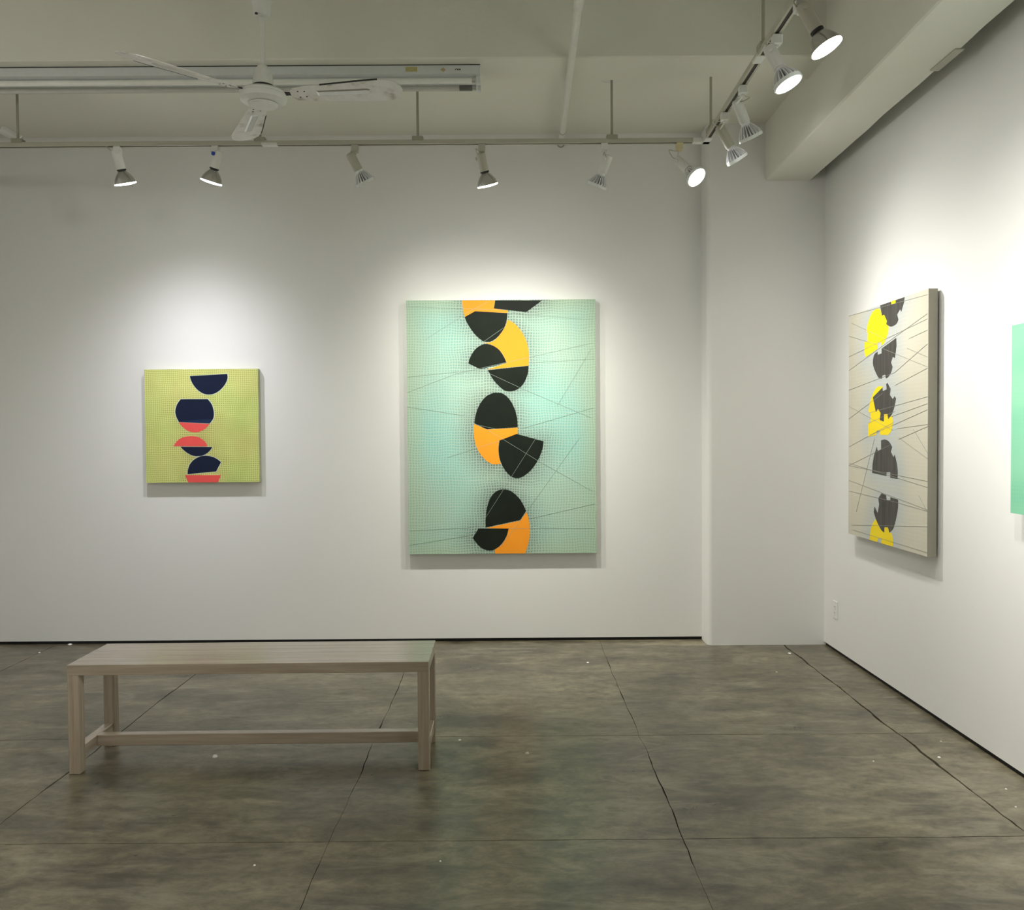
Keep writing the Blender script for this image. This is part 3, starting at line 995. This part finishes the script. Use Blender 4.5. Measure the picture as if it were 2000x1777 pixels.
def head(label, mt, P0, ax, kind, run, colr, power=1.0, Lh=0.235, cyl_mat='white_metal', adap='white_metal', knob=None, cable=None, size=125, sigma=15.5):
    zt_ = Z_TR - TH - .0006
    mt = Vector((mt[0], TR_Y, zt_)) if run == 'back' else Vector((TR_X - .008, mt[1], zt_))
    t = thing('track_light', mt, label, 'spotlight', 'track lights')
    org = tuple(mt)
    hb = .020
    MB().bbox((mt.x - hb, mt.y - hb, zt_ - .042), (mt.x + hb, mt.y + hb, zt_), .004).bbox(
        (mt.x - .008, mt.y - .008, zt_ - .052), (mt.x + .008, mt.y + .008, zt_ - .04), .002).build('track_adapter', adap, t, org)
    # swivel arm: flat bar from the adapter to a knuckle on the side of the cylinder
    side = ax.cross(Vector((0, 0, 1)))
    side = side.normalized() if side.length > .05 else Vector((1, 0, 0))
    if side.dot(RT) > 0:
        side = -side
    kn = P0 + ax * .028 + side * .030
    MB().tube(arc([Vector((mt.x, mt.y, zt_ - .048)), (Vector((mt.x, mt.y, zt_ - .06)) + kn) / 2 + Vector((0, 0, .006)), kn], 6), .0055, 8).build('swivel_arm', cyl_mat, t, org, smooth=50)
    MB().lathe(kn + side * .008, -side, [(0, .006), (.002, .011), (.012, .011), (.014, .006)], 14).build('pivot_knob', knob or cyl_mat, t, org, smooth=40)
    # socket cylinder
    cyl = Lh - .083
    cy = MB().lathe(P0, ax, [(0, .012), (.001, .019), (.006, .0245), (.014, .0262), (cyl - .004, .0262), (cyl, .0250), (cyl, .0215), (cyl - .01, .0210)], 28, cap1=True).build('socket_cylinder', cyl_mat, t, org, smooth=35)
    # cable
    top = P0 + ax * .004
    c_off = cable or (-.03, -.01, .02)
    mid = (top + Vector((mt.x, mt.y, zt_ - .045))) / 2 + Vector(c_off)
    MB().tube(arc([Vector((mt.x + .006, mt.y, zt_ - .046)), Vector((mt.x, mt.y, zt_ - .06)) * .5 + mid * .5 + Vector((.0, -.004, .004)), mid, (mid + top) / 2 + Vector((-.004, 0, -.012)), top], 7), .0028, 6).build('cable', 'cable', t, org, smooth=60)
    # bulb
    B0 = P0 + ax * (cyl - .002)
    bl = Lh - cyl + .002
    if kind == 'silver':
        bu = MB().lathe(B0, ax, [(-.004, .018), (.003, .0205), (.012, .022), (.017, .027), (.034, .0410), (.053, .0525), (bl - .014, .0580), (bl - .007, .0600)], 40).build('bulb', 'silver', t, org, smooth=40)
        MB().lathe(B0, ax, [(-.001, .0215), (.0, .0262), (.008, .0262), (.009, .0225)], 28).build('socket_ring', 'rubber', cy, org, smooth=40)
        MB().lathe(B0, ax, [(bl - .0071, .0598), (bl - .006, .0610), (bl - .0015, .0610), (bl + .001, .052), (bl + .004, .030), (bl + .005, .004)], 40).build('lens', 'lens', bu, org, smooth=60)
    else:
        nf = 20
        n = nf * 4
        prof_ = [(-.004, .018), (.003, .0215), (.012, .0225), (.015, .0262), (.023, .0335), (.036, .0425), (.050, .0515), (.062, .0570), (bl - .016, .0588)]

        def mod(i, k):
            if i < 3 or i > 8:
                return 1.0
            deep = (0.10, .30, .34, .32, .26, .15, .05)[min(i - 3, 5)] if i < 8 else .0
            return 1 - (deep if (k % 4) in (2, 3) else 0)
        fb = MB().lathe(B0, ax, prof_, n, mod=mod)
        for i in range(4, 8):
            for kk in range(n):
                if kk % 4 == 2:
                    fb.mi[i * n + kk] = 1
        bu = fb.build('bulb', ['alu', 'fin_groove_shade'], t, org)
        MB().lathe(B0, ax, [(bl - .0175, .0575), (bl - .016, .0605), (bl - .002, .0612), (bl, .0600), (bl, .0555), (bl - .004, .0545)], 48).build('lens_rim', 'glassrim', bu, org, smooth=35)
        MB().lathe(B0, ax, [(bl - .0045, .0544), (bl - .003, .0543), (bl - .001, .035), (bl, .004)], 40).build('lens', 'lens', bu, org, smooth=60)
    # its light
    ld = bpy.data.lights.new('bulb_light', 'SPOT')
    ld.energy = LAMP_W * power
    ld.color = colr
    ld.spot_size = math.radians(size)
    ld.spot_blend = 1.0
    ld.shadow_soft_size = 0.035
    beam(ld, sigma)
    lo = bpy.data.objects.new('bulb_light', ld)
    COL.objects.link(lo)
    lo.parent = t
    lo.location = P0 + ax * (Lh + .035) - mt
    lo.rotation_euler = ax.to_track_quat('-Z', 'Y').to_euler()
    return t


track_light('track light with smooth silver bulb over the left side of the yellow-green painting', (229.5, 276), (225.5, 291.5), (245.6, 360), 'silver', True, 'back', COOL, 0.162, sigma=24, tilt=71, cable=(-.06, 0, .035))
track_light('track light with silver bulb and a blue knob beside the fan blade tip', (421, 276), (427, 293), (413.5, 351), 'silver', True, 'back', COOL, 0.162, sigma=24, tilt=71, knob='blue', cable=(-.03, -.02, .0))
track_light('finned track light tilted right, hung between the fan and the mint painting', (693.4, 277), (682.4, 298.4), (714, 358), 'fin', True, 'back', WARM, 0.24, sigma=21.5, tilt=68, cyl_mat='cream', adap='cream', cable=(.005, -.015, .03))
track_light('track light with smooth silver bulb directly above the mint painting', (941, 277), (938, 298), (951.5, 357), 'silver', True, 'back', WARM, 0.24, sigma=21.5, tilt=68, cyl_mat='cream', adap='cream')
track_light('finned track light tilted left, beside the white pipe and the mint painting', (1180, 277), (1190, 302.5), (1165, 365), 'fin', True, 'back', WARM, 0.24, sigma=21.5, tilt=68, cable=(-.02, -.01, -.01))
track_light('finned track light with glowing face and yellowed adapter near the track corner', (1327, 278), (1322, 311), (1361, 347), 'fin', False, 'back', NEUT, 0.36, slide=.977, adap='yellowed', cable=(-.055, 0, .03))
track_light('finned track light on the side run, first beyond the corner connector', (1415.5, 222), (1404, 245), (1441, 313), 'fin', True, 'side', NEUT, 0.135, slide=1.003, cyl_mat='cream', cable=(-.05, 0, .02))
track_light('finned track light on the side run, between the corner lamp and the glowing ones', (1451, 172), (1438, 194.5), (1467, 270), 'fin', True, 'side', NEUT, 0.135, slide=1.003, cable=(.05, 0, .0))
track_light('finned track light on the side run with its glowing face turned to the room', (1517, 72), (1500.6, 91), (1540, 164), 'fin', False, 'side', NEUT, 0.21, slide=0.982, xoff=-.05)
track_light('track light with smooth silver bulb and big glowing face on the side run', (1561, 4), (1565, 8), (1616, 95), 'silver', False, 'side', NEUT, 0.21, slide=0.982, cyl_mat='cream')
# jade painting head beyond the frame; the others are added, unseen, for fill light
for y, ax, pw in ((2.55, (.62, .10, -.75), .38), (1.7, (-.92, .02, -.38), 1.6), (0.7, (-.75, -.50, -.50), 0.8), (1.2, (-.93, .10, -.36), 1.5)):
    ax = Vector(ax).normalized()
    head('finned track light further along the side run, ' + {2.55: 'aimed at the jade painting', 1.7: 'added unseen as fill across the room', 0.7: 'added unseen as fill towards the rear wall', 1.2: 'added unseen as fill beside the rear one'}[y], (TR_X, y, 0), Vector((TR_X - .03, y, Z_TR - .095)), ax, 'fin', 'side', NEUT, pw)

# capless head at the far left end, lying behind the track
mt = at(-14, 262, y=TR_Y)
hl = thing('track_light', (mt.x, TR_Y, Z_TR), 'white track light head without a bulb, resting level behind the track', 'spotlight', 'track lights')
ho = tuple(hl.location)
A = at(2, 252, y=TR_Y + .058)
B = at(40, 273, y=TR_Y + .09)
axh = (B - A).normalized()
MB().lathe(A, axh, [(0, .012), (.002, .020), (.01, .0262), ((B - A).length, .0262), ((B - A).length + .004, .022), ((B - A).length - .01, .020)], 24).build('socket_cylinder', 'white_metal', hl, ho, smooth=35)
MB().bbox((mt.x - .02, TR_Y - .02, Z_TR - TH - .040), (mt.x + .02, TR_Y + .02, Z_TR - TH - .0006), .004).build('track_adapter', 'white_metal', hl, ho)
MB().tube(arc([Vector((mt.x, TR_Y + .022, Z_TR - TH - .03)), Vector((mt.x - .02, TR_Y + .05, Z_TR - .02)), A + Vector((-.05, .0, .035)), A + axh * .004], 6), .004, 6).build('cable', 'cable', hl, ho, smooth=60)

# ================================================================== CEILING FAN
FC = at(514, 186, z=3.10)
fan = thing('ceiling_fan', (FC.x, FC.y, 3.03), 'white three-bladed ceiling fan hanging on a rod from the ceiling', 'fan')
fo = tuple(fan.location)
fx, fy = FC.x, FC.y
zc0 = at(512, 33, y=fy).z
MB().lathe((fx, fy, zc0), (0, 0, 1), [(0, .012), (.001, .033), (.012, .041), (.03, .0435), (.13, .056), (Z_FRONT - zc0, .074)], 32).build('canopy', 'white_metal', fan, fo, smooth=40)
ztop_m = at(512, 130, y=fy).z
zdk = at(512, 168, y=fy).z
MB().lathe((fx, fy, ztop_m - .02), (0, 0, 1), [(0, .0125), (zc0 - ztop_m + .05, .0125)], 16).build('down_rod', 'white_metal', fan, fo, smooth=40)
# black disc drawn as the dark of a small hole at the canopy rim
MB().lathe((fx - .018, fy - .033, zc0 - .002), (0, 0, 1), [(0, .007), (.006, .007)], 12).build('rim_hole_disc', 'rubber', fan, fo)
MB().lathe((fx, fy, zdk), (0, 0, 1), [(0, .052), (.01, .050), (.06, .044), (ztop_m - zdk - .012, .033), (ztop_m - zdk, .024)], 32).build('motor_cover', 'white_metal', fan, fo, smooth=40)
MB().lathe((fx, fy, zdk - .020), (0, 0, 1), [(0, .062), (.017, .054), (.021, .050)], 32).build('motor_gap', 'rubber', fan, fo, smooth=40)
zh = 3.055
hub = MB().lathe((fx, fy, zh), (0, 0, 1), [(0, .004), (-.001, .062), (.003, .070), (.006, .092), (.016, .108), (.030, .113), (.034, .1135), (.036, .110), (.040, .110), (.042, .113), (.050, .112), (.062, .098), (zdk - .019 - zh, .060)], 44).build('motor_housing', 'white_metal', fan, fo, smooth=35)
MB().lathe((fx, fy, zh - .004), (0, 0, 1), [(0, .064), (-.002, .069), (.003, .071)], 44).build('housing_ring', 'white_metal', hub, fo, smooth=40)
BR = 0.690
zbld = 3.098
for ang in (-5.5, -135.5, 115.0):
    a = math.radians(ang)
    e = Vector((math.cos(a), math.sin(a), 0))
    s = Vector((-math.sin(a), math.cos(a), 0))
    pit = math.radians(-14)
    s2 = s * math.cos(pit) + Vector((0, 0, 1)) * math.sin(pit)
    nz = e.cross(s2)
    C0 = Vector((fx, fy, zbld))
    # outline of the blade (r, half widths)
    rs = [(.140, .022), (.160, .044), (.21, .053), (.32, .062), (.42, .070), (.52, .078), (.585, .080), (.63, .074), (.665, .056), (.683, .030), (BR, .0)]
    outl = [(r, w_) for r, w_ in rs] + [(r, -w_) for r, w_ in reversed(rs[:-1])]
    th = .0035
    front = [C0 + e * r + s2 * w_ - nz * th / 2 for r, w_ in outl]
    back = [p + nz * th for p in front]
    bl_ = MB().sheet(front, back).build('blade', 'blade', fan, fo)
    ed = [(.30, .0605), (.42, .070), (.52, .078), (.585, .080)]
    fr = [C0 + e * r - s2 * (w_ + .0035) - nz * (th / 2 + .001) for r, w_ in ed] + [C0 + e * r - s2 * (w_ - .002) - nz * (th / 2 + .001) for r, w_ in reversed(ed)]
    MB().sheet(fr, [p + nz * (th + .002) for p in fr]).build('edge_strip', 'rubber', bl_, fo)
    # pressed rib panel on the underside and the iron bracket
    q = [(.27, .020), (.52, .020), (.535, .012), (.535, -.012), (.52, -.020), (.27, -.020)]
    fr = [C0 + e * r + s2 * w_ - nz * (th / 2 + .004) for r, w_ in [(.28, .013), (.515, .013), (.525, .008), (.525, -.008), (.515, -.013), (.28, -.013)]]
    bk = [C0 + e * r + s2 * w_ - nz * th / 2 for r, w_ in q]
    MB().sheet(fr, bk).build('pressed_rib', 'cap', bl_, fo)
    q = [(.095, .014), (.13, .010), (.17, .018), (.215, .026), (.22, .018), (.22, -.018), (.215, -.026), (.17, -.018), (.13, -.010), (.095, -.014)]
    fr = [C0 + e * r + s2 * w_ + nz * (th / 2) for r, w_ in q]
    MB().sheet(fr, [p + nz * .004 for p in fr]).build('blade_bracket', 'rubber', fan, fo)
    for r, w_ in ((.180, .022), (.180, -.022), (.212, .020), (.212, -.020)):
        MB().lathe(C0 + e * r + s2 * w_ - nz * (th / 2 + .0015), nz, [(0, .004), (.003, .004)], 8).build('screw', 'rubber', bl_, fo)

# ================================================================== FLUORESCENT FIXTURE
fx1 = at(938, 150, y=4.66).x
fx0 = fx1 - 3.2
fy0, fy1 = 4.635, 4.785
fz = Z_XB
lampf = thing('strip_light', (fx1, fy0, fz), 'long unlit fluorescent strip light under the cross beam, two bare tubes', 'ceiling light')
lo_ = tuple(lampf.location)
pr = [(fy0, fz - .001), (fy0, fz - .050), (fy0 + .022, fz - .056), (fy0 + .060, fz - .058), (fy1 - .060, fz - .058), (fy1 - .022, fz - .056), (fy1, fz - .050), (fy1, fz - .001)]
MB().sheet([(fx1 - .003, y, z) for y, z in pr], [(fx0 + .003, y, z) for y, z in pr]).build('housing', 'fix', lampf, lo_)
MB().box((fx0, fy0 - .0012, fz - .0045), (fx1, fy0 + .01, fz - .0002)).build('top_gap_shade', 'rubber', lampf, lo_)  # dark strip drawn as the shade in the gap above the housing
for x in (fx0, fx1):
    s = 1 if x == fx0 else -1
    MB().bbox((x, fy0 - .001, fz - .052), (x + s * .0035, fy1 + .001, fz - .0005), .001).build('end_plate', 'fix', lampf, lo_)
    for yt, zt_ in ((fy0 + .026, fz - .078), (fy1 - .026, fz - .078)):
        MB().bbox((min(x, x + s * .022), yt - .017, fz - .098), (max(x, x + s * .022), yt + .017, fz - .052), .003).build('lamp_holder', 'fix', lampf, lo_)
for i, yt in enumerate((fy0 + .026, fy1 - .026)):
    tb = MB().lathe((fx0 + .026, yt, fz - .078), (1, 0, 0), [(0, .0155), (fx1 - fx0 - .052, .0155)], 18).build('tube', 'tube' if i == 0 else 'tube_old', lampf, lo_, smooth=40)
    MB().lathe((fx1 - .046, yt, fz - .078), (1, 0, 0), [(0, .0162), (.018, .0162)], 18).build('tube_cap', 'cap', tb, lo_, smooth=40)
    if i == 1:
        MB().lathe((fx1 - .12, yt, fz - .078), (1, 0, 0), [(0, .0157), (.072, .0158)], 18).build('blackened_end', 'tube_end', tb, lo_, smooth=40)


def sticker(u0_, u1_, v0_, v1_, mat, poly=None):
    pts = poly or [(u0_, v0_), (u1_, v0_), (u1_, v1_), (u0_, v1_)]
    q = [at(u, v, y=fy0) for u, v in pts]
    return MB().sheet([p + Vector((0, -.0006, 0)) for p in q], [p + Vector((0, .0005, 0)) for p in q]).build('sticker', mat, lampf, lo_)


sticker(792, 815, 130.5, 140, 'sticker_y')
sticker(0, 0, 0, 0, 'sticker_t', [(860, 136), (866, 131.5), (870.5, 136.5), (866, 141)])
stk = sticker(886, 901, 133, 138.5, 'fix')
for poly in ([(888, 136.8), (891, 132.9), (892, 134.2), (889.4, 137.2)], [(892.5, 137), (893.2, 134), (896, 134.5), (895.6, 137.4)], [(896.8, 137), (897, 134), (899.4, 134), (899.4, 137.4)]):
    q = [at(u, v, y=fy0) for u, v in poly]
    MB().sheet([p + Vector((0, -.0010, 0)) for p in q], [p + Vector((0, 0, 0)) for p in q]).build('printed_mark', 'ink', stk, lo_)

# ================================================================== PIPE
pw_ = at(1096.0, 280.5, y=D)
pn = at(1131, 0, z=pw_.z)
e = Vector((pn.x - pw_.x, pn.y - pw_.y, 0)).normalized()
pipe = thing('ceiling_pipe', (pw_.x, pw_.y, pw_.z), 'white painted pipe running under the ceiling into the far wall', 'pipe')
po = tuple(pipe.location)
plen = 4.2
MB().lathe(pw_ - e * .03, e, [(0, .0200), (plen, .0200)], 24).build('pipe_run', 'pipe', pipe, po, smooth=40)
MB().lathe(pw_, e, [(0, .034), (.004, .033), (.008, .024)], 28).build('wall_flange', 'pipe', pipe, po, smooth=40)
rc_ = at(1095.5, 280, y=D - .008)
MB().tube([rc_ + Vector((.0245 * math.cos(2 * math.pi * k / 28), 0, .0265 * math.sin(2 * math.pi * k / 28))) for k in range(29)], .0035, 8).build('wall_ring', 'rodmat', pipe, po, smooth=60)
tc_ = (at(1130, 8, z=pw_.z) - pw_).length
MB().lathe(pw_ + e * tc_, e, [(-.03, .0215), (-.026, .0245), (.10, .0245), (.104, .0215)], 24).build('coupling', 'pipe', pipe, po, smooth=40)
tcl = (at(1097, 258, z=pw_.z) - pw_).length
MB().lathe(pw_ + e * tcl, e, [(0, .0225), (.012, .0225)], 20).build('hanger_ring', 'cream', pipe, po, smooth=40)
MB().tube([pw_ + e * (tcl + .006) + Vector((0, 0, .018)), Vector((pw_.x + e.x * tcl, pw_.y + e.y * tcl, Z_REAR))], .004, 8).build('hanger_rod', 'cream', pipe, po)

# ================================================================== OUTLET and bracket on the right wall
oc_ = at(1632.5, 1191, x=R)
outlet = thing('wall_outlet', (R, oc_.y, oc_.z - .06), 'white double socket outlet low on the right wall by the corner column', 'outlet')
oo = tuple(outlet.location)
hw, hh = .0365, .058
MB().bbox((R - .006, oc_.y - hw, oc_.z - hh), (R, oc_.y + hw, oc_.z + hh), .002).build('cover_plate', 'plastic', outlet, oo)
for dz in (.0195, -.0195):
    rc = MB().bbox((R - .0075, oc_.y - .016, oc_.z + dz - .0135), (R - .005, oc_.y + .016, oc_.z + dz + .0135), .001).build('receptacle', 'plastic', outlet, oo)
    for dy in (-.006, .006):
        MB().box((R - .0078, oc_.y + dy - .001, oc_.z + dz - .003), (R - .0074, oc_.y + dy + .001, oc_.z + dz + .006)).build('slot', 'rubber', rc, oo)
MB().lathe((R - .0072, oc_.y, oc_.z), (1, 0, 0), [(0, .003), (.002, .003)], 8).build('screw', 'cap', outlet, oo)

g0, g1 = at(1826, 137, z=Z_LB), at(1882, 94, z=Z_LB)
gx = (g0.x + g1.x) / 2
MB().bbox((gx - .03, g1.y, Z_LB - .006), (gx + .012, g0.y, Z_LB - .0005), .002).build(
    'metal_strip', 'cream', None, (gx, g0.y, Z_LB), label='short pale metal strip fixed under the beam beside the right wall', category='bracket')

# ================================================================== CHIPS ON THE FLOOR
CH = [(420, 1477.5, 13, 8, 'crumbly white plaster crumb under the bench', 'chip'),
      (137, 1258.5, 10, 4, 'white paint chip against the far wall beside the bench', 'chip'),
      (77, 1274.5, 6, 3, 'tiny white paint chip near the far wall, left of the bench', 'chip'),
      (1148, 1294, 7, 3, 'white paint chip below the right half of the mint painting', 'chip'),
      (1542, 1276, 8, 4, 'white paint chip beside the joint in front of the column', 'chip'),
      (1030, 1471.5, 11, 6, 'tan plaster chip on the slab beside the bench end', 'chip_tan'),
      (497, 1690, 7, 4, 'white paint chip on the open floor in front of the bench middle', 'chip'),
      (860, 1682, 6, 4, 'white paint chip on the open floor in front of the bench end', 'chip'),
      (898, 1445, 8, 3, 'pale flake beside the cross joint near the bench end', 'chip'),
      (1517, 1312.5, 6, 3, 'pale flake on the slab in front of the column', 'chip_tan'),
      (1706, 1487, 5, 4, 'white crumb left of the wide joint near the right wall', 'chip'),
      (1834, 1479, 8, 4, 'pale chip between the wide joint and the right wall', 'chip'),
      (1838, 1448, 5, 3, 'small pale crumb close to the right wall baseboard gap', 'chip_tan'),
      (1965, 1541, 6, 3, 'pale crumb by the right wall below the jade painting', 'chip'),
      (1984, 1576, 5, 3, 'white crumb by the wide joint below the jade painting', 'chip')]
for k, (u, v, pwid, phei, lab, m_) in enumerate(CH):
    c = at(u, v, z=0)
    px = F_PX / c.y
    rw, rh = pwid / px / 2 * .85, phei / px * .45
    rng = random.Random(k)
    n = 9
    base = [(c.x + rw * math.cos(2 * math.pi * i / n) * rng.uniform(.75, 1.1), c.y + rw * 1.1 * math.sin(2 * math.pi * i / n) * rng.uniform(.75, 1.1)) for i in range(n)]
    mb = MB()
    top = [(c.x + (x - c.x) * .62, c.y + (y - c.y) * .62, rh * rng.uniform(.7, 1.0)) for x, y in base]
    mb.sheet(top, [(x, y, 0.0003) for x, y in base])
    mb.build('paint_chip', m_, None, (c.x, c.y, 0), label=lab, category='chip', group='chips on the floor')
